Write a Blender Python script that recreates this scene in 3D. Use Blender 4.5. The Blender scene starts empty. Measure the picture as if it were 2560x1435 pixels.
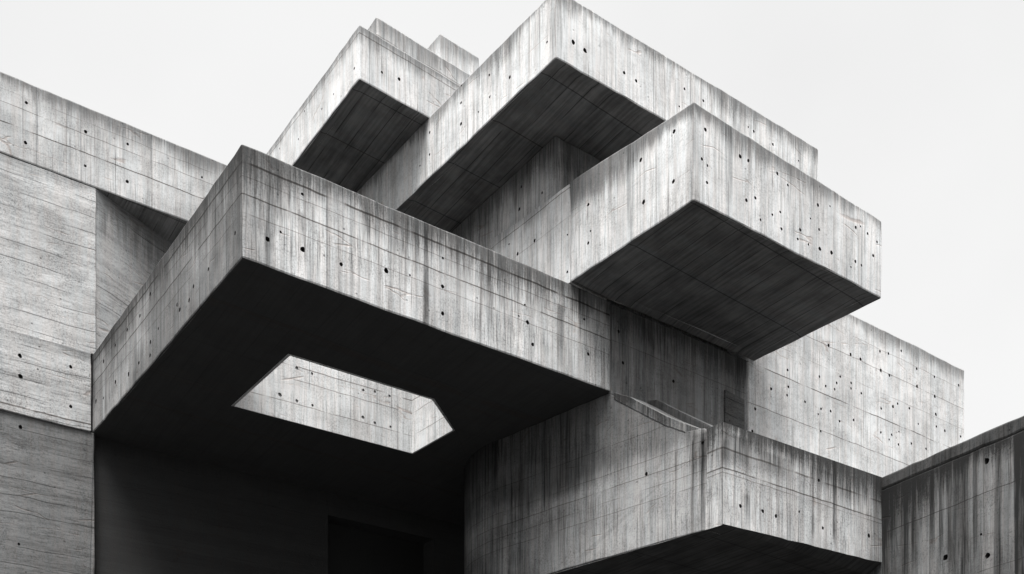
import bpy, bmesh, math, random
from mathutils import Vector, noise as mnoise

random.seed(7)
sc = bpy.context.scene
COL = sc.collection

# ------------------------------------------------------------------ survey
# Eye 1.7 m above the court, level camera with a rising (shifted) lens.
# at(x, y, H): plan position of a surveyed corner whose height above the eye is H.
F, CX, HORIZON, EYE = 2600.0, 1280.0, 2250.0, 1.7
def at(px, py, H):
    d = F * H / (HORIZON - py)
    return Vector(((px - CX) / F * d, d))
def height(py, p):                      # height above the eye seen at row py over plan point p
    return (HORIZON - py) * p.y / F
def v2(a): return Vector((math.cos(math.radians(a)), math.sin(math.radians(a))))

# ------------------------------------------------------------------ node helpers
class NB:
    def __init__(s, nt): s.nt = nt
    def n(s, t, **kw):
        nd = s.nt.nodes.new(t)
        for k, v in kw.items(): setattr(nd, k, v)
        return nd
    def put(s, sock, v):
        if isinstance(v, bpy.types.NodeSocket): s.nt.links.new(v, sock)
        else: sock.default_value = v
    def m(s, op, a, b=0.0, c=0.0, clamp=False):
        nd = s.n('ShaderNodeMath', operation=op); nd.use_clamp = clamp
        s.put(nd.inputs[0], a); s.put(nd.inputs[1], b); s.put(nd.inputs[2], c)
        return nd.outputs[0]
    def xyz(s, x, y, z=0.0):
        nd = s.n('ShaderNodeCombineXYZ')
        for i, v in enumerate((x, y, z)): s.put(nd.inputs[i], v)
        return nd.outputs[0]
    def noise(s, vec, detail=2.0, rough=0.5, scale=1.0):
        nd = s.n('ShaderNodeTexNoise'); s.put(nd.inputs['Vector'], vec)
        nd.inputs['Scale'].default_value = scale; nd.inputs['Detail'].default_value = detail
        nd.inputs['Roughness'].default_value = rough
        return nd.outputs['Fac']
    def step(s, v, lo, hi, a=0.0, b=1.0):
        nd = s.n('ShaderNodeMapRange', interpolation_type='SMOOTHSTEP')
        s.put(nd.inputs[0], v)
        for i, x in enumerate((lo, hi, a, b)): s.put(nd.inputs[i + 1], x)
        return nd.outputs[0]
    def dot(s, a, b):
        nd = s.n('ShaderNodeVectorMath', operation='DOT_PRODUCT')
        s.put(nd.inputs[0], a); s.put(nd.inputs[1], b); return nd.outputs['Value']
    def mix(s, f, a, b):
        nd = s.n('ShaderNodeMix', data_type='FLOAT'); s.put(nd.inputs[0], f); s.put(nd.inputs[2], a); s.put(nd.inputs[3], b)
        return nd.outputs[0]
    def mixc(s, f, a, b):
        nd = s.n('ShaderNodeMix', data_type='RGBA'); s.put(nd.inputs[0], f); s.put(nd.inputs[6], a); s.put(nd.inputs[7], b)
        return nd.outputs[2]

U35, V125 = v2(35.0), v2(128.0)

def concrete(name, top=20.0, base=0.50, stain_shade=0.6, slen=0.6, streak=0.5, lines=(), boards='v',
             drip=0.3, seed=0.0, pits=0.4, soffit=0.30, panel=1.9, mottle=0.5, stain_shade_spots=(), weather=None, crack=.18, sofc=1.0, joint=.62):
    """Weathered board-marked concrete. top: height (m) of the coping the dirt and painted shade run down from."""
    mt = bpy.data.materials.new(name); mt.use_nodes = True
    nt = mt.node_tree; nt.nodes.clear(); b = NB(nt)
    geo = b.n('ShaderNodeNewGeometry')
    P, N = geo.outputs['Position'], geo.outputs['True Normal']
    # distance along the wall: the two shuttering directions of the building
    onfront = b.m('GREATER_THAN', b.m('ABSOLUTE', b.dot(N, (-U35.y, U35.x, 0))), .72)
    s0 = b.mix(onfront, b.dot(P, (V125.x, V125.y, 0)), b.dot(P, (U35.x, U35.y, 0)))
    s = b.m('ADD', s0, seed * 13.7)
    sp = b.n('ShaderNodeSeparateXYZ'); b.put(sp.inputs[0], P); z = sp.outputs[2]
    nz = b.n('ShaderNodeSeparateXYZ'); b.put(nz.inputs[0], N)
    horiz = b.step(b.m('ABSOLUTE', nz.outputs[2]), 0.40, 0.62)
    h = b.m('SUBTRACT', top, z)
    def V(a, c, e=0.0): return b.xyz(b.m('MULTIPLY', s, a), b.m('MULTIPLY', z, c), seed + e)
    dark = []                                             # darkening factors (1 = clean and unshaded)
    # broad clouds of tone
    cl = b.noise(V(.45, .6), 4, .6); dark.append(b.step(cl, .25, .75, 1 - .34 * mottle, 1 + .22 * mottle))
    cl2 = b.noise(V(1.7, 2.1, 3), 5, .65); dark.append(b.step(cl2, .3, .7, 1 - .22 * mottle, 1 + .16 * mottle))
    if boards == 'v':
        st = b.noise(V(5.0, .20, 5), 3, .6); fine = b.noise(V(17, .40, 6), 3, .7); hair = b.noise(V(34, 1.3, 7), 2, .7)
        bi = b.m('FLOOR', b.m('DIVIDE', s, .17)); 
        wn = b.n('ShaderNodeTexWhiteNoise', noise_dimensions='2D'); b.put(wn.inputs['Vector'], b.xyz(bi, seed))
        dark.append(b.mix(wn.outputs['Value'], 1 - .10 * streak, 1 + .06 * streak))
        fr = b.m('ABSOLUTE', b.m('SUBTRACT', b.m('FRACT', b.m('DIVIDE', s, .34)), .5))
        ln = b.step(fr, .455, .49); msk = b.step(b.noise(V(1.1, .5, 8), 3, .6), .48, .62)
        dark.append(b.m('SUBTRACT', 1.0, b.m('MULTIPLY', b.m('MULTIPLY', ln, msk), .40)))
    else:
        st = b.noise(V(.28, 5.5, 5), 4, .65); fine = b.noise(V(1.6, 20, 6), 4, .7); hair = b.noise(V(9, 45, 7), 3, .6)
        bi = b.m('FLOOR', b.m('DIVIDE', z, .31))
        wn = b.n('ShaderNodeTexWhiteNoise', noise_dimensions='2D'); b.put(wn.inputs['Vector'], b.xyz(bi, seed))
        dark.append(b.mix(wn.outputs['Value'], .90, 1.06))
        wob = b.m('MULTIPLY', b.noise(V(.8, .2, 21), 2), .18)
        fr = b.m('ABSOLUTE', b.m('SUBTRACT', b.m('FRACT', b.m('DIVIDE', b.m('ADD', z, wob), .42)), .5))
        ln = b.step(fr, .455, .49); msk = b.step(b.noise(V(.6, 1.5, 8), 3, .6), .42, .58)
        dark.append(b.m('SUBTRACT', 1.0, b.m('MULTIPLY', b.m('MULTIPLY', ln, msk), joint)))
    pa = b.step(b.noise(V(.7, .55, 61), 3, .6), .36, .64, .25, 1.15)       # streaks come and go in patches
    pb = b.step(b.noise(V(.5, .8, 62), 3, .6), .38, .62, .15, 1.1)
    def amt(f, lo, hi, k, up): return b.m('ADD', 1.0, b.m('MULTIPLY', b.m('SUBTRACT', b.step(f, lo, hi, 1 - k, up), 1.0), pa))
    dark.append(b.step(st, .30, .62, 1 - .36 * streak, 1.05))
    dark.append(amt(fine, .36, .52, .48 * streak, 1.04))
    dark.append(b.m('ADD', 1.0, b.m('MULTIPLY', b.m('SUBTRACT', b.step(hair, .36, .50, 1 - .44 * streak, 1.03), 1.0), pb)))
    # cement grit: salt-and-pepper over everything
    grit = b.noise(V(26, 22, 23), 2, .8); dark.append(b.m('ADD', 1.0, b.m('MULTIPLY', b.m('SUBTRACT', b.step(grit, .36, .56, 1 - .40 * pits, 1.06), 1.0), b.step(cl2, .35, .65, 1.1, .3))))
    # gritty speckle, stronger in patches
    gr = b.noise(V(24, 24, 9), 3, .75); gp = b.step(b.noise(V(.9, 1.3, 10), 3), .38, .66)
    dark.append(b.m('SUBTRACT', 1.0, b.m('MULTIPLY', b.m('MULTIPLY', b.step(gr, .52, .68), gp), .75 * pits)))
    vo = b.n('ShaderNodeTexVoronoi', feature='F1'); b.put(vo.inputs['Vector'], V(4.2, 4.2, 11)); vo.inputs['Scale'].default_value = 1.0
    vsep = b.n('ShaderNodeSeparateColor'); b.put(vsep.inputs[0], vo.outputs['Color'])
    pit = b.m('MULTIPLY', b.step(vo.outputs['Distance'], .07, .13, 1, 0), b.step(vsep.outputs[0], .70, .74))
    dark.append(b.m('SUBTRACT', 1.0, b.m('MULTIPLY', pit, .8 * pits)))
    # hairline cracks and torn pour marks, broken up
    wv = b.noise(V(1.2, 1.2, 12), 3)
    vc = b.n('ShaderNodeTexVoronoi', feature='DISTANCE_TO_EDGE')
    b.put(vc.inputs['Vector'], b.xyz(b.m('ADD', b.m('MULTIPLY', s, .30), b.m('MULTIPLY', wv, .25)), b.m('ADD', b.m('MULTIPLY', z, 1.9), b.m('MULTIPLY', wv, .5)), seed)); vc.inputs['Scale'].default_value = 1.0
    ck = b.m('MULTIPLY', b.step(vc.outputs['Distance'], .004, .022, 1, 0), b.step(b.noise(V(.9, 1.3, 13), 3, .7), .54, .64))
    dark.append(b.m('SUBTRACT', 1.0, b.m('MULTIPLY', ck, crack)))
    # pour lines at surveyed heights
    rust = ck
    for i, (off, w, str_) in enumerate(lines):
        wob = b.m('MULTIPLY', b.m('SUBTRACT', b.noise(V(1.4, 0, 30 + i), 3), .5), .07)
        d = b.m('ABSOLUTE', b.m('SUBTRACT', b.m('ADD', h, wob), off))
        li = b.m('MULTIPLY', b.step(d, w * .35, w, 1, 0), b.step(b.noise(V(1.0, .2, 40 + i), 3, .6), .34, .5))
        dark.append(b.m('SUBTRACT', 1.0, b.m('MULTIPLY', li, str_)))
        rust = b.m('MAXIMUM', rust, b.m('MULTIPLY', li, str_))
        # faint dirt that gathers just under a pour line
        run = b.m('MULTIPLY', b.step(b.m('SUBTRACT', h, off), 0, .35, 1, 0), b.step(b.m('SUBTRACT', h, off), -.02, .0))
        dark.append(b.m('SUBTRACT', 1.0, b.m('MULTIPLY', b.m('MULTIPLY', run, b.step(fine, .40, .62)), .22 * str_)))
    if panel:
        pj = b.m('ABSOLUTE', b.m('SUBTRACT', b.m('FRACT', b.m('DIVIDE', b.m('ADD', s, .37), panel)), .5))
        pl = b.m('MULTIPLY', b.step(pj, .5 - .012 / panel, .5 - .004 / panel), b.step(b.noise(V(.5, .9, 14), 2), .40, .55))
        dark.append(b.m('SUBTRACT', 1.0, b.m('MULTIPLY', pl, .55)))
    # dirt washed down from the coping, and painted shade under overhangs: solid at the lip, breaking into streaks lower down
    reach = b.m('MULTIPLY', b.step(b.noise(V(.55, 0, 15), 3, .6), .30, .68, .5, 2.1), slen)
    t = b.m('DIVIDE', h, reach)
    thr = b.step(t, -.25, 1.15, .30, .80)
    mixn = b.m('ADD', b.m('MULTIPLY', b.noise(V(9, .30, 16), 3, .6), .36), b.m('ADD', b.m('MULTIPLY', b.noise(V(30, 1.6, 17), 3, .7), .38), b.m('MULTIPLY', grit, .26)))
    wash = b.m('MULTIPLY', b.step(b.m('SUBTRACT', mixn, thr), -.15, .15), b.step(h, 30, 31, 1, 0))
    dark.append(b.m('SUBTRACT', 1.0, b.m('MULTIPLY', wash, stain_shade)))
    # single long black drips
    dn = b.noise(V(2.6, .03, 18), 2, .7); dl = b.m('MULTIPLY', b.noise(V(.9, 0, 19), 2), 4.0 * slen + .6)
    dr = b.m('MULTIPLY', b.step(dn, .63, .70), b.step(b.m('SUBTRACT', dl, h), 0, .5))
    dr = b.m('MULTIPLY', dr, b.step(b.noise(V(14, 1.5, 20), 3), .3, .6, .5, 1.0))
    dark.append(b.m('SUBTRACT', 1.0, b.m('MULTIPLY', dr, drip)))
    # run-down staining at surveyed places, and painted shade on the walkway flank: (plan point, half width, from, to below the coping, strength)
    for i, (p, r, h0, h1, k_) in enumerate(stain_shade_spots):
        vd_ = b.n('ShaderNodeVectorMath', operation='SUBTRACT'); b.put(vd_.inputs[0], b.xyz(sp.outputs[0], sp.outputs[1], 0)); b.put(vd_.inputs[1], (p.x, p.y, 0))
        ln_ = b.n('ShaderNodeVectorMath', operation='LENGTH'); b.put(ln_.inputs[0], vd_.outputs[0])
        dd = b.m('ADD', b.m('DIVIDE', ln_.outputs['Value'], r), b.m('MULTIPLY', b.m('SUBTRACT', b.noise(V(3.0 / max(r, .15), .5, 50 + i), 4, .7), .5), 1.3))
        mk = b.m('MULTIPLY', b.step(dd, .15, 1.1, 1, 0), b.m('MULTIPLY', b.step(h, h0, h0 + .12), b.step(h, h1 * .55, h1, 1, 0)))
        mk = b.m('MULTIPLY', mk, b.step(fine, .30, .56, 1.0, .62))
        dark.append(b.m('SUBTRACT', 1.0, b.m('MULTIPLY', mk, k_)))
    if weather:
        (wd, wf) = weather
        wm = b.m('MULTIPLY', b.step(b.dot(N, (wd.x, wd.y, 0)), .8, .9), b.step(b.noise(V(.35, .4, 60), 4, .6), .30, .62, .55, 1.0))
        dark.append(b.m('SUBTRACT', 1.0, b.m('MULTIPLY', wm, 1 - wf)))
    val = base
    for d in dark: val = b.m('MULTIPLY', val, d)
    val = b.m('MAXIMUM', b.m('MINIMUM', val, .74), .018)
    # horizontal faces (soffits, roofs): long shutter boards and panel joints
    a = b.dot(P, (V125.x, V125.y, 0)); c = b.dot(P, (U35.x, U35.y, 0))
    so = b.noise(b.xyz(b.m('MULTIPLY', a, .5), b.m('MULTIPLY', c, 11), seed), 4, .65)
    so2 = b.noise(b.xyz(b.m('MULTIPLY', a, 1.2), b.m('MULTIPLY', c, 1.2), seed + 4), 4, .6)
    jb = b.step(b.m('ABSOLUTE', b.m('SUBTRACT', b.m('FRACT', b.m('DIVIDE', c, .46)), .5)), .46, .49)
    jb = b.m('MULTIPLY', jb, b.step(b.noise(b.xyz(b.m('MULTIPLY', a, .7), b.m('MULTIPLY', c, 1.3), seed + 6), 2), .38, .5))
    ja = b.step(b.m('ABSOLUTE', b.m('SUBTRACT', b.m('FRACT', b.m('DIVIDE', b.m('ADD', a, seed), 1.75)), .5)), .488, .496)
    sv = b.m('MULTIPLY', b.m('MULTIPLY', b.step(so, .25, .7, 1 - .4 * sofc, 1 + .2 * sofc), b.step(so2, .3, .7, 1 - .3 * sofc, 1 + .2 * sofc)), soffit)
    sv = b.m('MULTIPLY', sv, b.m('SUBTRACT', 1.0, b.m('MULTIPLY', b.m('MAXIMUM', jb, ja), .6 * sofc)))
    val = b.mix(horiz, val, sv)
    # slight warm / cool drift in the grey, brown in the cracks
    
    tint = b.mixc(b.step(b.noise(V(9, .6, 24), 3, .7), .38, .62), (1.0, .98, .968, 1), (.968, .99, 1.0, 1))
    tint = b.mixc(b.m('MULTIPLY', rust, .5), tint, (1.0, .84, .76, 1))
    vm = b.n('ShaderNodeVectorMath', operation='SCALE'); b.put(vm.inputs[0], tint); b.put(vm.inputs['Scale'], val)
    bs = b.n('ShaderNodeBsdfPrincipled'); b.put(bs.inputs['Base Color'], vm.outputs[0])
    bs.inputs['Roughness'].default_value = .88; bs.inputs['Specular IOR Level'].default_value = .22
    hgt = b.m('ADD', b.m('MULTIPLY', fine, .5), b.m('MULTIPLY', gr, .6))
    hgt = b.m('SUBTRACT', hgt, b.m('MULTIPLY', b.m('MAXIMUM', pit, ck), .8))
    bp = b.n('ShaderNodeBump'); bp.inputs['Strength'].default_value = .35; bp.inputs['Distance'].default_value = .02
    b.put(bp.inputs['Height'], hgt); b.put(bs.inputs['Normal'], bp.outputs[0])
    out = b.n('ShaderNodeOutputMaterial'); b.put(out.inputs[0], bs.outputs[0])
    return mt

def plain(name, col, rough=.9):
    mt = bpy.data.materials.new(name); mt.use_nodes = True
    b = NB(mt.node_tree); bs = mt.node_tree.nodes['Principled BSDF']
    tc = b.n('ShaderNodeNewGeometry')
    nz = b.noise(tc.outputs['Position'], 4, .7, 3.0)
    mt.node_tree.links.new(b.mixc(nz, tuple(c * .7 for c in col) + (1,), tuple(c * 1.25 for c in col) + (1,)), bs.inputs['Base Color'])
    bs.inputs['Roughness'].default_value = rough
    return mt

HOLE = plain('tie_hole_inside', (.022, .021, .020))

# ------------------------------------------------------------------ mesh helpers
def link(name, me, parent=None):
    o = bpy.data.objects.new(name, me); COL.objects.link(o)
    if parent: o.parent = parent
    return o

def face_bm(bm, pts): return bm.faces.new([bm.verts.new(p) for p in pts])

def prism_bm(plan, z0, z1):
    """closed solid over a plan polygon; z0 / z1 number or list of heights above the eye"""
    n = len(plan); z0 = z0 if isinstance(z0, (list, tuple)) else [z0] * n; z1 = z1 if isinstance(z1, (list, tuple)) else [z1] * n
    bm = bmesh.new()
    lo = [bm.verts.new((p.x, p.y, z0[i] + EYE)) for i, p in enumerate(plan)]
    hi = [bm.verts.new((p.x, p.y, z1[i] + EYE)) for i, p in enumerate(plan)]
    bm.faces.new(lo); bm.faces.new(hi)
    for i in range(n): bm.faces.new((lo[i], lo[(i + 1) % n], hi[(i + 1) % n], hi[i]))
    bmesh.ops.recalc_face_normals(bm, faces=bm.faces)
    return bm

def elev_bm(origin, direction, thick_dir, thick, outline):
    """solid from an elevation outline [(q, H)] along 'direction', thickened sideways"""
    bm = bmesh.new(); n = len(outline)
    def p(q, H, t): w = origin + direction * q + thick_dir * t; return (w.x, w.y, H + EYE)
    a = [bm.verts.new(p(q, H, 0)) for q, H in outline]; c = [bm.verts.new(p(q, H, thick)) for q, H in outline]
    bm.faces.new(a); bm.faces.new(c)
    for i in range(n): bm.faces.new((a[i], a[(i + 1) % n], c[(i + 1) % n], c[i]))
    bmesh.ops.recalc_face_normals(bm, faces=bm.faces)
    return bm

def inset_soffit(bm, wd=.24, up=.045):
    f = min((f for f in bm.faces if f.normal.z < -.9), key=lambda f: f.calc_center_median().z)
    bmesh.ops.inset_region(bm, faces=[f], thickness=wd, depth=-up, use_even_offset=True)
    return bm

def wear(bm, cut=.32, amp=.014, bev=.04):
    """bevel the arrises, then cut them into short lengths and knock them slightly out of true"""
    es = [e for e in bm.edges if e.is_manifold and e.calc_face_angle(0) > .3]
    if bev: bmesh.ops.bevel(bm, geom=es, offset=bev, segments=2, affect='EDGES', profile=.5)
    if cut:
        groups = {}
        for e in bm.edges:
            k = int(e.calc_length() / cut)
            if k >= 2: groups.setdefault(min(k, 60), []).append(e)
        ng = [f for f in bm.faces if len(f.verts) > 4]
        for k, g in groups.items():
            bmesh.ops.subdivide_edges(bm, edges=[e for e in g if e.is_valid], cuts=k - 1, use_grid_fill=False)
        for v in bm.verts:
            w = mnoise.noise_vector(v.co * 2.3) * amp + mnoise.noise_vector(v.co * .35) * amp * 1.2 + mnoise.noise_vector(v.co * 7.0) * amp * .6
            v.co += w
    return bm

def plane(A, B):
    d = (B - A).normalized(); n = Vector((d.y, -d.x))
    if n.dot(-A) < 0: n = -n
    return (Vector((A.x, A.y, EYE)), Vector((n.x, n.y, 0)))

def hit(px, py, pl):
    r = Vector(((px - CX) / F, 1.0, (HORIZON - py) / F)); o = Vector((0, 0, EYE))
    return o + r * ((pl[0] - o).dot(pl[1]) / r.dot(pl[1]))

def cutters(spec):
    """spec: list of (plane, [(x, y, radius px)...]) -> one bmesh of ragged tie-hole plugs"""
    bm = bmesh.new()
    for pl, pts in spec:
        n = pl[1]; t = Vector((-n.y, n.x, 0)); up = Vector((0, 0, 1))
        for q in pts:
            c = hit(q[0], q[1], pl); r = (q[2] if len(q) > 2 else 5.0) / F * c.y * .86
            k = 10; ph = random.random() * 6
            ring = []
            for i in range(k):
                a = ph + i * 2 * math.pi / k; rr = r * random.uniform(.84, 1.16)
                ring.append(t * math.cos(a) * rr + up * math.sin(a) * rr * 1.08)
            f = [bm.verts.new(c + n * .05 + w) for w in ring]; g = [bm.verts.new(c - n * max(.10, 1.8 * r) + w * .8) for w in ring]
            bm.faces.new(f); bm.faces.new(g)
            for i in range(k): bm.faces.new((f[i], f[(i + 1) % k], g[(i + 1) % k], g[i]))
    bmesh.ops.recalc_face_normals(bm, faces=bm.faces)
    return bm

def cut(o, bm, mat):
    me = bpy.data.meshes.new('cut'); bm.to_mesh(me); bm.free()
    me.materials.append(mat)
    c = link('cut', me)
    md = o.modifiers.new('b', 'BOOLEAN'); md.object = c; md.operation = 'DIFFERENCE'; md.solver = 'EXACT'; md.material_mode = 'TRANSFER'
    dg = bpy.context.evaluated_depsgraph_get()
    new = bpy.data.meshes.new_from_object(o.evaluated_get(dg), depsgraph=dg)
    o.modifiers.clear(); old = o.data; o.data = new; new.name = old.name
    bpy.data.meshes.remove(old); bpy.data.objects.remove(c); bpy.data.meshes.remove(me)

def part(name, bm, mat, parent, holes=None, label=None, extra_cut=None):
    me = bpy.data.meshes.new(name); bm.to_mesh(me); bm.free(); me.materials.append(mat)
    o = link(name, me, parent)
    if extra_cut: cut(o, extra_cut, mat)
    if holes: cut(o, cutters(holes), HOLE)
    if label: o['label'] = label
    return o

def thing(name, label, cat):
    o = bpy.data.objects.new(name, None); COL.objects.link(o)
    o['label'] = label; o['category'] = cat; o['kind'] = 'thing'
    return o

# ------------------------------------------------------------------ main building
HB, HT = 12.0, 14.15                        # canopy underside / top above the eye
cF = at(605, 645, HB); cL = at(232, 1082, HB)
uu = (at(1885, 905, HT) - cF).normalized()  # along the front
vv = (cL - cF).normalized()                 # into the depth
def on_front(px):                           # point of the front plane under column px
    k = (px - CX) / F; s = (k * cF.y - cF.x) / (uu.x - k * uu.y); return cF + uu * s
cE = on_front(1527)
main = thing('concrete_building', 'large stained concrete building with stacked cantilevered box volumes and a dark undercroft', 'building')

# --- canopy slab with the clipped rectangular roof light
back = cE + vv * 13.0
cLb = cL + vv * 4.0
mat = concrete('concrete_canopy', top=HT + EYE + .02, base=.61, stain_shade=.80, slen=1.2, streak=.88, drip=.75, seed=1.0, pits=.6,
               weather=(Vector((-.78, -.62)), .29), stain_shade_spots=[(cF, .9, -1, 3.4, .62), (on_front(1400), .14, .55, 2.6, .8), (on_front(756), .1, .8, 2.0, .6), (cL, .3, -1, 9, .5)],
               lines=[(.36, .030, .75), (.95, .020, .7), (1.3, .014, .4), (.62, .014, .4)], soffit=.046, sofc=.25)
P_front, P_cleft = plane(cF, cE), plane(cF, cL)
hole_px = [(725, 888), (585, 1014), (1030, 1132), (1132, 1074), (1080, 998)]
hole_pl = [at(x, y, HB) for x, y in hole_px]
hc = sum(hole_pl, Vector((0, 0))) / 5
cutb = prism_bm([p + (p - hc).normalized() * .06 for p in hole_pl], HB - 1, HT + 1)
canopy = part('canopy', wear(prism_bm([cF, cE, cE + vv * 4.2, cE + vv * 4.2 + uu * 4, back + uu * 4, cLb, cL], HB, [HT] * 6 + [height(885, cL)])), mat, main, extra_cut=cutb,
     label='thick stained concrete canopy with an opening through it',
     holes=[(P_front, [(669, 598, 8), (757, 623, 8), (853, 661, 6), (966, 676, 8), (1107, 716, 6), (1107, 783, 6), (1319, 806, 6), (1332, 861, 6),
                       (1471, 885, 5), (1461, 798, 4), (1312, 762, 3), (1297, 790, 3), (702, 580, 4), (756, 485, 5), (1107, 645, 4), (1025, 688, 3)]),
            (P_cleft, [(587, 583, 6), (521, 673, 6), (483, 716, 6), (472, 750, 6), (442, 762, 6), (449, 774, 7), (375, 735, 6), (349, 789, 6), (318, 825, 6),
                       (375, 855, 6), (395, 822, 5), (374, 888, 6), (289, 863, 5), (347, 907, 6), (321, 935, 7), (259, 903, 6), (289, 955, 6), (258, 995, 5), (240, 1003, 7)])])
# lining of the roof light: the cleaner inner walls seen from below
bm = bmesh.new(); n = 5
inn = hole_pl; outw = [p + (p - hc).normalized() * .055 for p in hole_pl]
ring = lambda pts, H: [bm.verts.new((p.x, p.y, H + EYE)) for p in pts]
a0, a1, b0, b1 = ring(inn, HB - .012), ring(inn, HT + .05), ring(outw, HB - .012), ring(outw, HT + .05)
for i in range(n):
    j = (i + 1) % n
    for q in ((a0[i], a0[j], a1[j], a1[i]), (b0[i], b0[j], b1[j], b1[i]), (a0[i], a0[j], b0[j], b0[i]), (a1[i], a1[j], b1[j], b1[i])): bm.faces.new(q)
bmesh.ops.recalc_face_normals(bm, faces=bm.faces)
P_far = plane(hole_pl[1], hole_pl[2])
mat = concrete('concrete_roof_light', top=HT + EYE + .8, base=.70, stain_shade=.2, slen=.3, streak=.42, drip=.1, seed=2.2, pits=.5, lines=[(1.55, .02, .6), (1.9, .016, .5), (2.5, .016, .5)], soffit=.4, panel=2.3)
part('roof_light_lining', bm, mat, canopy, label='pale concrete walls of the opening in the canopy',
     holes=[(P_far, [(742, 920, 5), (780, 934, 4), (700, 987, 6), (742, 1002, 5), (781, 1013, 4), (908, 975, 4), (937, 979, 4), (974, 990, 4), (907, 1043, 5), (937, 1057, 4), (976, 1067, 4)])])

# --- right-hand cantilever resting on the canopy level
rQ, rR, rL = at(1735, 500, HT), at(2205, 748, HT), at(1425, 708, HT)
rB = at(1885, 905, HT)
mat = concrete('concrete_right_box', top=16.1 + EYE, base=.62, stain_shade=.66, slen=.62, streak=.6, drip=.4, seed=3.1, pits=.42, stain_shade_spots=[(rQ, .22, -1, 3, .6)], lines=[(1.95, .018, .35)], soffit=.135)
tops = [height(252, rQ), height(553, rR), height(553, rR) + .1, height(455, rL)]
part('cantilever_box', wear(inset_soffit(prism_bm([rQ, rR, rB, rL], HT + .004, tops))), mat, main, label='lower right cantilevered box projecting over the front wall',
     holes=[(plane(rQ, rL), [(1685, 328, 6), (1602, 400, 6), (1683, 453, 6), (1609, 505, 7), (1471, 512, 5), (1471, 608, 5), (1477, 578, 3)]),
            (plane(rQ, rR), [(1764, 324, 6), (1755, 397, 5), (1769, 414, 4), (1768, 456, 5), (1850, 391, 6), (1870, 402, 5), (1943, 434, 5), (1969, 463, 4), (1865, 501, 6), (1888, 495, 5),
                             (1950, 530, 4), (1930, 537, 4), (1901, 550, 4), (2044, 513, 5), (2074, 516, 3), (2000, 575, 5), (1953, 573, 5), (1994, 598, 4), (2025, 547, 3), (2047, 574, 4), (2020, 612, 4),
                             (2049, 623, 6), (2078, 632, 6), (2139, 569, 5), (2151, 566, 3), (2169, 584, 4), (2192, 605, 4), (2183, 639, 5), (2138, 654, 5), (2127, 668, 3), (2154, 663, 4)])])
# its flank running back over the canopy roof
dl = (rL - rQ).normalized()
k = (1226 - CX) / F; t6 = (k * rL.y - rL.x) / (dl.x - k * dl.y); rS = rL + dl * t6
mat = concrete('concrete_flank', top=16.6 + EYE, base=.64, stain_shade=.5, slen=.45, streak=.5, drip=.2, seed=4.4, pits=.3, lines=[(.25, .016, .6), (.9, .012, .35)])
inset = Vector((-dl.y, dl.x)); inset = inset if inset.dot(uu) > 0 else -inset
part('flank_wall', wear(prism_bm([rL + dl * .004, rS, rS + inset * 1.2, rL + dl * .004 + inset * 1.2], HT + .004, [height(460, rL), height(598, rS), height(598, rS), height(460, rL)]), bev=.02), mat, main,
     holes=[(plane(rL, rS), [(1336, 601, 5), (1293, 634, 5), (1419, 587, 3), (1418, 680, 4), (1272, 610, 3)])])

# --- upper cantilever
HTB = 18.0
tQ, tL, tR = at(1390, 145, HTB), at(1000, 515, HTB), at(1655, 298, HTB)
tu, tv = (tR - tQ).normalized(), (tL - tQ).normalized()
k = (2046 - CX) / F; tE = tQ + tu * ((k * tQ.y - tQ.x) / (tu.x - k * tu.y))
HTT = height(373, tE); HTQ = height(-31, tQ)
mat = concrete('concrete_upper_box', top=HTT + EYE, base=.70, stain_shade=.68, slen=.62, streak=.5, drip=.25, seed=5.3, pits=.32, stain_shade_spots=[(tQ, .3, -1, 3, .5)], lines=[], soffit=.15)
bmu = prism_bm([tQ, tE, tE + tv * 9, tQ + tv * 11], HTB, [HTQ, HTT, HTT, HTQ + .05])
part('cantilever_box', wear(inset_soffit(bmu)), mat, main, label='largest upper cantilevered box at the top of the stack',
     holes=[(plane(tQ, tL), [(1367, 105, 4), (1224, 188, 4), (1274, 193, 5), (1154, 213, 4), (1225, 242, 4), (1153, 257, 4), (1153, 310, 5), (1075, 332, 4), (1075, 387, 4), (1051, 415, 3), (1196, 280, 3)]),
            (plane(tQ, tE), [(1433, 105, 7), (1463, 126, 7), (1560, 182, 5), (1590, 202, 5), (1711, 222, 4), (1758, 252, 4), (1698, 266, 3), (1870, 318, 3), (1884, 329, 4), (1932, 361, 4), (1996, 402, 3)])])
# core that carries it
kQ = at(1385, 325, HTB) + inset * .12 + vv * .1
mat = concrete('concrete_core', top=HTB + EYE, base=.46, stain_shade=.68, slen=1.7, streak=.9, drip=.2, seed=6.6, pits=.4, lines=[])  # the wash also paints in shade below the upper box's soffit
P_kl = plane(kQ, at(1130, 577, HTB))
kl = (at(1130, 577, HTB) - kQ).normalized()
part('core_wall', wear(prism_bm([kQ, kQ + uu * 9, kQ + uu * 9 + vv * 9, kQ + kl * 9], HT + .004, HTB - .004)), mat, main,
     holes=[(P_kl, [(1298, 523, 5), (1355, 482, 4), (1303, 467, 4)])])

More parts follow.
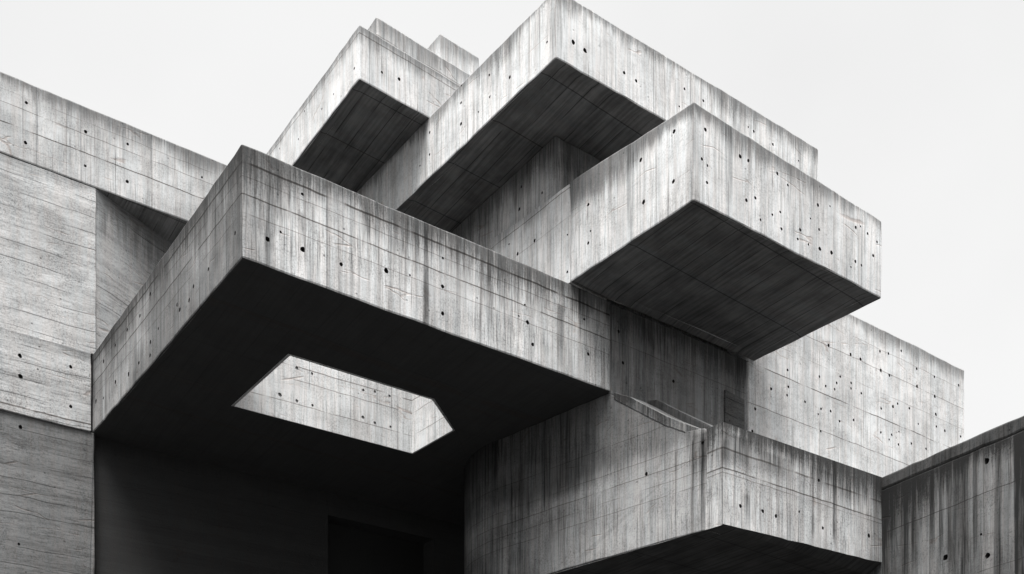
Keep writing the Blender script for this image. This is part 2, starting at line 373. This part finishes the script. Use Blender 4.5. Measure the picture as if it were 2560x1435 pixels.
# --- upper left cantilever
HUL = HTQ - .02
uQ, uL = at(900, 198, HUL), at(735, 410, HUL)
uR = at(1046, 281, HUL)
ud, uv_ = (uR - uQ).normalized(), (uL - uQ).normalized()
HUT = height(60, uQ)
mat = concrete('concrete_upper_left_box', top=HUT + EYE, base=.61, stain_shade=.6, slen=.5, streak=.5, drip=.2, seed=7.7, pits=.35, lines=[(.2, .02, .5)], soffit=.13)
part('cantilever_box', wear(inset_soffit(prism_bm([uQ, uQ + ud * 6, uQ + ud * 6 + uv_ * 8, uQ + uv_ * 8], HUL + .004, HUT))), mat, main, label='upper left cantilevered box with a dark soffit',
     holes=[(plane(uQ, uL), [(887, 172, 4), (835, 236, 3), (805, 272, 3), (761, 278, 3), (746, 348, 3), (699, 371, 3)]), (plane(uQ, uR), [(955, 180, 4), (998, 197, 5)])])
def along(p, d, px): k = (px - CX) / F; return p + d * ((k * p.y - p.x) / (d.x - k * d.y))
b1 = along(uQ + uv_ * .45, ud, 941)
mat = concrete('concrete_roof_storey', top=height(40, b1) + EYE, base=.60, stain_shade=.5, slen=.6, streak=.55, drip=.1, seed=8.2, pits=.3, lines=[(.45, .02, .4)])
part('roof_storey', wear(prism_bm([b1, b1 + ud * 5, b1 + ud * 5 + uv_ * 4, b1 + uv_ * 4], HUT - .05, height(40, b1))), mat, main)
b2 = along(b1 + uv_ * .45, ud, 1100); b2e = along(b1 + uv_ * .45, ud, 1198)
mat = concrete('concrete_roof_block', top=height(82, b2) + EYE, base=.60, stain_shade=.45, slen=.8, streak=.5, drip=.1, seed=8.9, pits=.3, lines=[])
part('roof_block', wear(prism_bm([b2, b2e, b2e + uv_ * 2, b2 + uv_ * 2], HUT - .05, height(82, b2))), mat, main)

# --- front wall under and beyond the right box
wA, wB = cE + uu * .012 + vv * .02, on_front(1868) + vv * .02
wC = on_front(2412)
mat = concrete('concrete_front_wall', top=HT + EYE, base=.31, stain_shade=.72, slen=1.5, streak=.85, drip=.4, seed=9.5, pits=.5, lines=[(.9, .014, .35)])  # streaky top wash doubles as painted shade beneath the right box
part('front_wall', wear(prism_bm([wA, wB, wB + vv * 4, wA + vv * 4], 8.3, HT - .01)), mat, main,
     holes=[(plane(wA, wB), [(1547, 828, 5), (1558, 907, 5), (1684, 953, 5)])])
HBW = height(925, wC)
mat = concrete('concrete_high_wall', top=HBW + EYE, base=.66, stain_shade=.62, slen=.6, streak=.4, drip=.14, seed=10.4, pits=.5, mottle=.6,
               lines=[(1.25, .016, .5), (2.65, .02, .8), (3.7, .016, .6), (.65, .012, .4), (1.9, .012, .35), (4.6, .016, .5)], panel=2.6)
bwp = [(2072, 863), (2127, 886), (2151, 898), (2200, 878, 4), (2221, 884, 4), (2253, 877, 4), (2202, 926, 5), (2223, 938, 5), (2291, 922, 4), (2336, 942, 4), (2397, 963, 4), (2292, 966, 5),
       (2337, 991, 5), (1969, 925, 4), (2049, 941, 4), (2101, 941, 4), (2092, 957, 4), (2065, 965, 4), (2087, 973, 4), (2128, 957, 4), (2128, 971, 4), (2153, 983, 4), (1971, 967, 4), (1928, 972, 5),
       (1968, 988, 4), (2013, 1004, 4), (2053, 1022, 4), (2046, 1035, 3), (2077, 1028, 4), (2099, 1053, 4), (2134, 1050, 4), (2052, 1078, 4), (2203, 1021, 4), (2232, 1016, 5), (2244, 1009, 4),
       (2273, 1021, 4), (2340, 1036, 5), (2295, 1060, 3), (2341, 1066, 4), (2362, 1077, 4), (2402, 1091, 4), (2202, 1081, 4), (2229, 1087, 4), (2223, 1099, 3), (2247, 1079, 3), (2246, 1111, 4),
       (2278, 1109, 4), (2315, 1122, 4), (1888, 1022, 5), (1881, 1078, 5)]
bA = on_front(1868) + uu * .004
part('high_wall', wear(prism_bm([bA, wC, wC + vv * 6, bA + vv * 6], 8.3, [HBW - .08, HBW, HBW, HBW])), mat, main, holes=[(plane(bA, wC), [q if len(q) > 2 else q + (5,) for q in bwp])])
# bricked-up recess patch at the joint of the two walls
na, nb = on_front(1812), on_front(1860)
mat = concrete('concrete_patch', top=11.6 + EYE, base=.19, stain_shade=.3, slen=.3, streak=.6, boards='h', seed=11.0, pits=.8, panel=0, lines=[])
part('recess_panel', prism_bm([na - vv * .02, nb - vv * .02, nb + vv * .1, na + vv * .1], height(1075, na), [height(975, na), height(1000, nb), height(1000, nb), height(975, na)]), mat, main)

# --- lower walkway in front: flank wall, front parapet, floor slab
HP, HPB = 10.32, 8.1
gK = at(1808, 1312, HPB)
vd = (cE - gK).normalized()
qE = (cE - gK).length
ub = (at(2205, 1426, HPB) - gK).normalized()
gJ = at(2205, 1426, HPB)
mat = concrete('concrete_walkway_flank', top=HP + EYE + .1, base=.40, stain_shade=.45, slen=.5, streak=.7, drip=.7, seed=12.3,
               stain_shade_spots=[(gK + vd * (qE + 6.6) + ub * 1.2, 6.2, -3, 12, .95), (gK + vd * (qE + 1.4), 2.3, -3, .6, .55), (along(gK, vd, 1757), .10, .25, 3, .9), (along(gK, vd, 1732), .05, .2, 3, .85), (along(gK, vd, 1776), .05, .3, 3, .7), (along(gK, vd, 1778), .62, .10, 1.35, .92), (along(gK, vd, 1690), .04, .3, 3, .5)], pits=.55, lines=[(.7, .014, .5), (1.0, .012, .4), (1.3, .012, .4), (.35, .012, .4), (-.3, .012, .4)], soffit=.06)  # first two spots paint the canopy's shade; the others are drips and blotches
q1 = qE * .33
def ramp(q): return HP + .10 + (HB - .05 - HP - .10) * max(0.0, (q - q1) / (qE - q1)) ** 1.0
qm = [q1 + (qE - .03 - q1) * t_ for t_ in (0, .25, .5, .75, 1)]
outl = [(.452, HPB + .004), (.452, HP), (q1 * .5, HP + .03)] + [(q, ramp(q)) for q in qm] + [(qE + .05, HB - .006), (qE + 3.7, HB - .006), (qE + 3.7, HPB + .004)]
P_g = plane(gK, cE)
P_gv = None
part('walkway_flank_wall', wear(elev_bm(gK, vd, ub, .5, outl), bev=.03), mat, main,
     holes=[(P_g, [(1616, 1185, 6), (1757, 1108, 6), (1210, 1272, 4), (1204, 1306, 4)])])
# the flank turns away into the undercroft on a wide radius
ca = gK + vd * (qE + 3.704); ce = ca + ub * 3.2; arc = []
for i in range(25):
    t_ = math.pi / 2 * i / 24; arc.append(ce - ub * 3.2 * math.cos(t_) + vd * 3.4 * math.sin(t_))
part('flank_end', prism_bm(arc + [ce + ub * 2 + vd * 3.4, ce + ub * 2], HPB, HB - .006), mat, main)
for p_ in bpy.data.meshes['flank_end'].polygons: p_.use_smooth = abs(p_.normal.z) < .5
# inner flank of the ramp, a little higher
outl2 = [(q1 - .3, HP - .5), (q1 - .3, HP + .2)] + [(q, ramp(q) + .34) for q in qm[:4]] + [(qE - .25, HB - .05), (qE - .25, HP - .5)]
mat = concrete('concrete_ramp', top=HB + EYE, base=.22, stain_shade=.5, slen=1.5, streak=.6, drip=.3, seed=13.0, lines=[])
part('ramp_side', wear(elev_bm(gK + ub * .85, vd, ub, .25, outl2)), mat, main)
mat = concrete('concrete_parapet', top=HP + EYE, base=.52, stain_shade=.88, slen=.9, streak=.78, drip=.75, seed=14.2, pits=.7, stain_shade_spots=[(gJ, .75, -1, 9, .8), (along(gK, ub, 1838), .85, .12, 1.1, .9), (along(gK, ub, 1815), .16, .3, 1.2, .7), (along(gK, ub, 1930), .9, .25, 1.0, .7), (along(gK, ub, 2060), .8, .2, .8, .6), (along(gK, ub, 1866), .16, 1.35, 2.1, .85), (along(gK, ub, 1950), .25, 1.5, 2.0, .5)], lines=[(.55, .03, .6), (.98, .022, .7), (1.08, .016, .4)], soffit=.06)
gA = gK.copy()
dn = Vector((-ub.y, ub.x))                    # inward normal
dn = dn if dn.y > 0 else -dn
# cross-section with a drip chamfer along the lower edge that widens towards the right wall
bmp = bmesh.new()
L = (gJ - gA).length + 1.0; N_ = 28
rows = []
for i in range(N_ + 1):
    p = gA + ub * (L * i / N_); f = i / N_; jag = random.uniform(-.010, .010)
    hp = HP + (height(1192, gJ) - HP) * f
    sec = [(0, hp), (0, HPB + .02 + .20 * f + jag * min(1, f * 4)), (.08 + .42 * f, HPB), (6.3, HPB), (6.3, hp - .6), (.60, hp - .6), (.60, hp)]
    rows.append([bmp.verts.new((*(p + vd * a + ub * (.05 if a > .5 else 0)), H + EYE)) for a, H in sec])
for i in range(N_):
    for j in range(7): bmp.faces.new((rows[i][j], rows[i + 1][j], rows[i + 1][(j + 1) % 7], rows[i][(j + 1) % 7]))
bmp.faces.new(rows[0]); bmp.faces.new(rows[-1])
bmesh.ops.recalc_face_normals(bmp, faces=bmp.faces)
part('walkway_parapet', bmp, mat, main,
     holes=[(plane(gK, gJ), [(2047, 1201, 5), (1851, 1265, 6), (1907, 1278, 6), (1940, 1290, 6), (1998, 1279, 4), (2057, 1320, 5), (2172, 1339, 6)])])

mat_s = concrete('concrete_walkway_soffit', top=30, base=.10, stain_shade=0, streak=.4, seed=14.9, lines=[], soffit=.05)
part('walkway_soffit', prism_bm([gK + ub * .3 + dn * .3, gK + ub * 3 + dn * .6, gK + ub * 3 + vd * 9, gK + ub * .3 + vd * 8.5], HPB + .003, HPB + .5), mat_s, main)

# worn coping along the sloping top of the flank
lo_ = [(q1 - .05, HP + .06)] + [(q, ramp(q) - .09) for q in qm[1:4]] + [(qE - .10, HB - .22)]
mat = concrete('concrete_ledge', top=HB + EYE, base=.36, stain_shade=.85, slen=2.8, streak=.4, drip=.4, seed=24.4, pits=.9, lines=[], panel=0)
part('sloping_ledge', wear(elev_bm(gK - ub * .02, vd, ub, .60, lo_ + [(q, H + o_) for (q, H), o_ in zip(lo_[::-1], (.17, .25, .25, .24, .20))]), cut=.16, amp=.008, bev=.02), mat, main)

# --- undercroft: dark back wall with a deep doorway, and the closed side to the right
mat_u = concrete('concrete_undercroft', top=HB + EYE, base=.038, stain_shade=.2, slen=.5, streak=.1, boards='h', drip=.0, seed=15.0, lines=[], soffit=.035, sofc=.3, panel=0, crack=.0, mottle=.2, pits=.2, joint=.15)
wl = (cF - cL)  # unused direction guard
def on_back(px): return along(cL + vv * .2, uu, px)
q0, q1_, q2_, q3 = on_back(236), on_back(820), on_back(1085), on_back(1500) 
dh = height(1287, q1_)
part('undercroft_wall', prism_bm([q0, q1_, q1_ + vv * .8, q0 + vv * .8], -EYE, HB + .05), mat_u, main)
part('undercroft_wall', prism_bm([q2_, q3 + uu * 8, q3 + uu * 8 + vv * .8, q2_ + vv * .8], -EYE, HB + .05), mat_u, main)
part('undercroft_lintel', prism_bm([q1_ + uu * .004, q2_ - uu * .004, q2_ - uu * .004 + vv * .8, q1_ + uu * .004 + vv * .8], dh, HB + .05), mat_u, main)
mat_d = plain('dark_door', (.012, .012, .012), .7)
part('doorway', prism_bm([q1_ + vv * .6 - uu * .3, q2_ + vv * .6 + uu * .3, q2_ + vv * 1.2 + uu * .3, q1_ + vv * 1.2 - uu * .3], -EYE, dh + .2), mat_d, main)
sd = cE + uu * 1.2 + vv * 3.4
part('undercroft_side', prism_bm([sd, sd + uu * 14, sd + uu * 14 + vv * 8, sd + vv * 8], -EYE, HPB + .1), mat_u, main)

# ------------------------------------------------------------------ left wing
wing = thing('concrete_wing', 'tall pale concrete wing with horizontal board marks at the left, under the open sky', 'building')
def on_wing(px): return along(cL - vv * .0, uu, px)
HW = height(178, on_wing(0)); HWb = height(470, on_wing(240)); 
l0 = on_wing(240); far_ = cL - uu * 14; wend = along(cL, uu, 700)
mat = concrete('concrete_wing_beam', top=HW + EYE, base=.50, stain_shade=.60, slen=.6, streak=.45, drip=.35, seed=16.1, pits=.5, mottle=.7, lines=[(.72, .014, .5), (1.2, .02, .75), (.4, .012, .35)], soffit=.22)
part('wing_beam', wear(prism_bm([far_ - vv * .012, wend - vv * .012, wend + vv * 1.6, far_ + vv * 1.6], HWb, HW)), mat, wing,
     holes=[(plane(far_ - vv * .012, wend - vv * .012), [(66, 256, 4.5), (64, 356, 5), (214, 329, 5), (213, 414, 4), (319, 360, 4), (318, 454, 5), (505, 443, 3)])])
HM, HM0 = height(885, cL), height(1081, cL)
mat = concrete('concrete_wing_panel', top=HWb + EYE, base=.54, stain_shade=.3, slen=.35, streak=.5, boards='h', drip=.1, seed=17.2, pits=.7, mottle=.7, lines=[], panel=0)
part('wing_panel', wear(prism_bm([far_, l0, l0 + vv * .9, far_ + vv * .9], HM + .004, HWb - .004), bev=.02), mat, wing)
mat = concrete('concrete_wing_band', top=HM + EYE, base=.47, stain_shade=.45, slen=.3, streak=.55, boards='h', drip=.2, seed=18.3, pits=.8, mottle=.7, lines=[(1.85, .03, .7)], panel=0)
wl1 = cL - uu * .05 - vv * .05; fw = far_ - vv * .05
part('wing_band', wear(prism_bm([fw, wl1, wl1 + vv * .9, fw + vv * .9], HM0, HM), bev=.02), mat, wing,
     holes=[(plane(fw, wl1), [(50, 889, 6), (51, 940, 7), (177, 917, 5), (177, 1016, 5)])])
mat = concrete('concrete_wing_base', top=HM0 + EYE, base=.19, stain_shade=.3, slen=.5, streak=.6, boards='h', drip=.2, seed=19.4, pits=.6, lines=[], panel=0)
lb = on_wing(236)
part('wing_base', wear(prism_bm([far_, lb, lb + vv * .9, far_ + vv * .9], -EYE, HM0 - .004), bev=.025), mat, wing,
     holes=[(plane(far_, lb), [(51, 1067, 6), (47, 1360, 4)])])
# splayed recess beside the panel, under the beam
sdv = v2(62.0); s0 = l0 + vv * .02
mat = concrete('concrete_wing_recess', top=HWb + EYE, base=.48, stain_shade=.55, slen=1.2, streak=.6, boards='h', drip=.1, seed=20.5, pits=.5, lines=[], panel=0)  # upper wash puts the beam's shadow into the colour
part('wing_recess', prism_bm([s0 + vv * .3, s0 + uu * .01, s0 + sdv * 10, s0 + sdv * 10 + vv * 1.0], HM - 1.5, HWb + .05), mat, wing)

# unseen wall added left of the view to keep sky light off the undercroft
ra = cL - uu * 5.5; rdir = Vector((-.22, -.975))
mat = concrete('concrete_shade_wall', top=HW + EYE, base=.40, stain_shade=.5, slen=.7, streak=.5, boards='h', seed=23.0, lines=[], panel=0)
part('added_shade_wall', prism_bm([ra + vv * .3, ra + rdir * 24, ra + rdir * 24 - Vector((3, 0)), ra + vv * .3 - uu * 3], -EYE, HW - .02), mat, wing)

# ------------------------------------------------------------------ right wall
rwall = thing('concrete_wall', 'dark streaked concrete wall with a black stained coping at the lower right corner', 'wall')
rd = v2(-62.0)                                # towards the viewer
r0 = gJ - rd * .02
HR0 = height(1192, gJ) + .02
rfar = r0 + rd * 17.0
rk = along(r0, rd, 2560); HR1 = height(1033, rk); rq = (rk - r0).length; HR2 = HR0 + (HR1 - HR0) * 17 / rq
ro = Vector((-rd.y, rd.x)); ro = ro if ro.x > 0 else -ro
mat = concrete('concrete_right_wall', top=HR0 + EYE - .22, base=.215, stain_shade=.9, slen=1.7, streak=.85, drip=.9, seed=21.6, pits=.6, stain_shade_spots=[(gJ, .9, -1, 12, .88)] + [(along(r0, rd, x_), w_ * 1.9, -.1, l_, .92) for x_, w_, l_ in ((2262, .1, 4), (2285, .07, 3), (2330, .05, 2.6), (2352, .05, 3), (2372, .05, 3.2), (2388, .07, 4.5), (2408, .10, 4.5), (2438, .05, 3), (2495, .06, 6), (2545, .06, 5))], lines=[(1.2, .016, .6), (2.9, .014, .4)], panel=1.4)
# inner corner staining is carried by the material's dirt; the coping has its own rounded lip
part('wall_body', wear(prism_bm([r0 - rd * 2.0, rfar, rfar + ro * 1.6, r0 - rd * 2.0 + ro * 1.6], -EYE, [HR0 - .3, HR2 - .4, HR2 - .4, HR0 - .3])), mat, rwall,
     holes=[(plane(r0, rfar), [(2467, 1152, 9), (2453, 1336, 4), (2363, 1393, 9), (2469, 1389, 9)])])
mat = concrete('concrete_coping', top=HR0 + EYE + 1.0, base=.075, stain_shade=.75, slen=.5, streak=.85, drip=.6, seed=22.6, pits=.7, lines=[], soffit=.08)
bmc = prism_bm([r0 - rd * 2.0 - ro * .006, rfar - ro * .006, rfar + ro * 1.63, r0 - rd * 2.0 + ro * 1.63], [HR0 - .296, HR2 - .396, HR2 - .396, HR0 - .296], [HR0, HR2, HR2, HR0])
part('coping', wear(bmc, bev=.045, amp=.022), mat, rwall)

# ------------------------------------------------------------------ ground
bm = bmesh.new(); R = 600
face_bm(bm, [(-R, -R, 0), (R, -R, 0), (R, R, 0), (-R, R, 0)])
me = bpy.data.meshes.new('ground'); bm.to_mesh(me); bm.free(); me.materials.append(plain('asphalt', (.04, .04, .04), .95))
g = link('ground', me); g['kind'] = 'structure'; g['label'] = 'dark asphalt court'

# ------------------------------------------------------------------ light
SKY_LOW, SKY_TOP = .195, 1.5
SUN_EL, SUN_AZ = 66.0, 255.0                  # azimuth of the sun in the XY plane, degrees from +X
w = bpy.data.worlds.new('World'); sc.world = w; w.use_nodes = True
nt = w.node_tree; nt.nodes.clear(); b = NB(nt)
sky = b.n('ShaderNodeTexSky', sky_type='NISHITA'); sky.sun_disc = False
sky.sun_elevation = math.radians(SUN_EL); sky.sun_rotation = math.radians(90 - SUN_AZ)
sky.dust_density = 4.0
bw = b.n('ShaderNodeRGBToBW'); b.put(bw.inputs[0], sky.outputs[0])
bg1 = b.n('ShaderNodeBackground'); b.put(bg1.inputs[0], bw.outputs[0]); bg1.inputs[1].default_value = .03
# even cloud deck, brightening overhead
geo = b.n('ShaderNodeNewGeometry'); sep = b.n('ShaderNodeSeparateXYZ'); b.put(sep.inputs[0], b.n('ShaderNodeTexCoord').outputs['Generated'])
vis = b.step(sep.outputs[2], .20, .385, .03, SKY_LOW)
lum = b.m('ADD', vis, b.step(sep.outputs[2], .68, .95, 0, SKY_TOP))
cn = b.noise(b.n('ShaderNodeTexCoord').outputs['Generated'], 4, .55, 2.2)
lum = b.m('MULTIPLY', lum, b.step(cn, .3, .7, .955, 1.045))
cc = b.n('ShaderNodeCombineColor'); b.put(cc.inputs[0], lum); b.put(cc.inputs[1], lum); b.put(cc.inputs[2], lum)
bg2 = b.n('ShaderNodeBackground'); b.put(bg2.inputs[0], cc.outputs[0]); bg2.inputs[1].default_value = 1.0
ad = b.n('ShaderNodeAddShader'); b.put(ad.inputs[0], bg1.outputs[0]); b.put(ad.inputs[1], bg2.outputs[0])
out = b.n('ShaderNodeOutputWorld'); b.put(out.inputs[0], ad.outputs[0])

sl = bpy.data.lights.new('sun', 'SUN'); sl.energy = 1.4; sl.angle = math.radians(30); sl.color = (1, .98, .95)
so = bpy.data.objects.new('sun', sl); COL.objects.link(so)
dirv = Vector((math.cos(math.radians(SUN_AZ)) * math.cos(math.radians(SUN_EL)), math.sin(math.radians(SUN_AZ)) * math.cos(math.radians(SUN_EL)), math.sin(math.radians(SUN_EL))))
so.rotation_euler = dirv.to_track_quat('Z', 'Y').to_euler()

# ------------------------------------------------------------------ camera
cam = bpy.data.cameras.new('camera'); cam.sensor_width = 36.0; cam.lens = 36.0 * F / 2560
cam.shift_y = (HORIZON - 717.5) / 2560; cam.clip_end = 3000
co = bpy.data.objects.new('camera', cam); COL.objects.link(co); co.location = (0, 0, EYE); co.rotation_euler = (math.radians(90), 0, 0)
sc.camera = co
sc.view_settings.view_transform = 'Standard'; sc.view_settings.look = 'None'
sc.view_settings.exposure = 1.85; sc.view_settings.gamma = 1.0
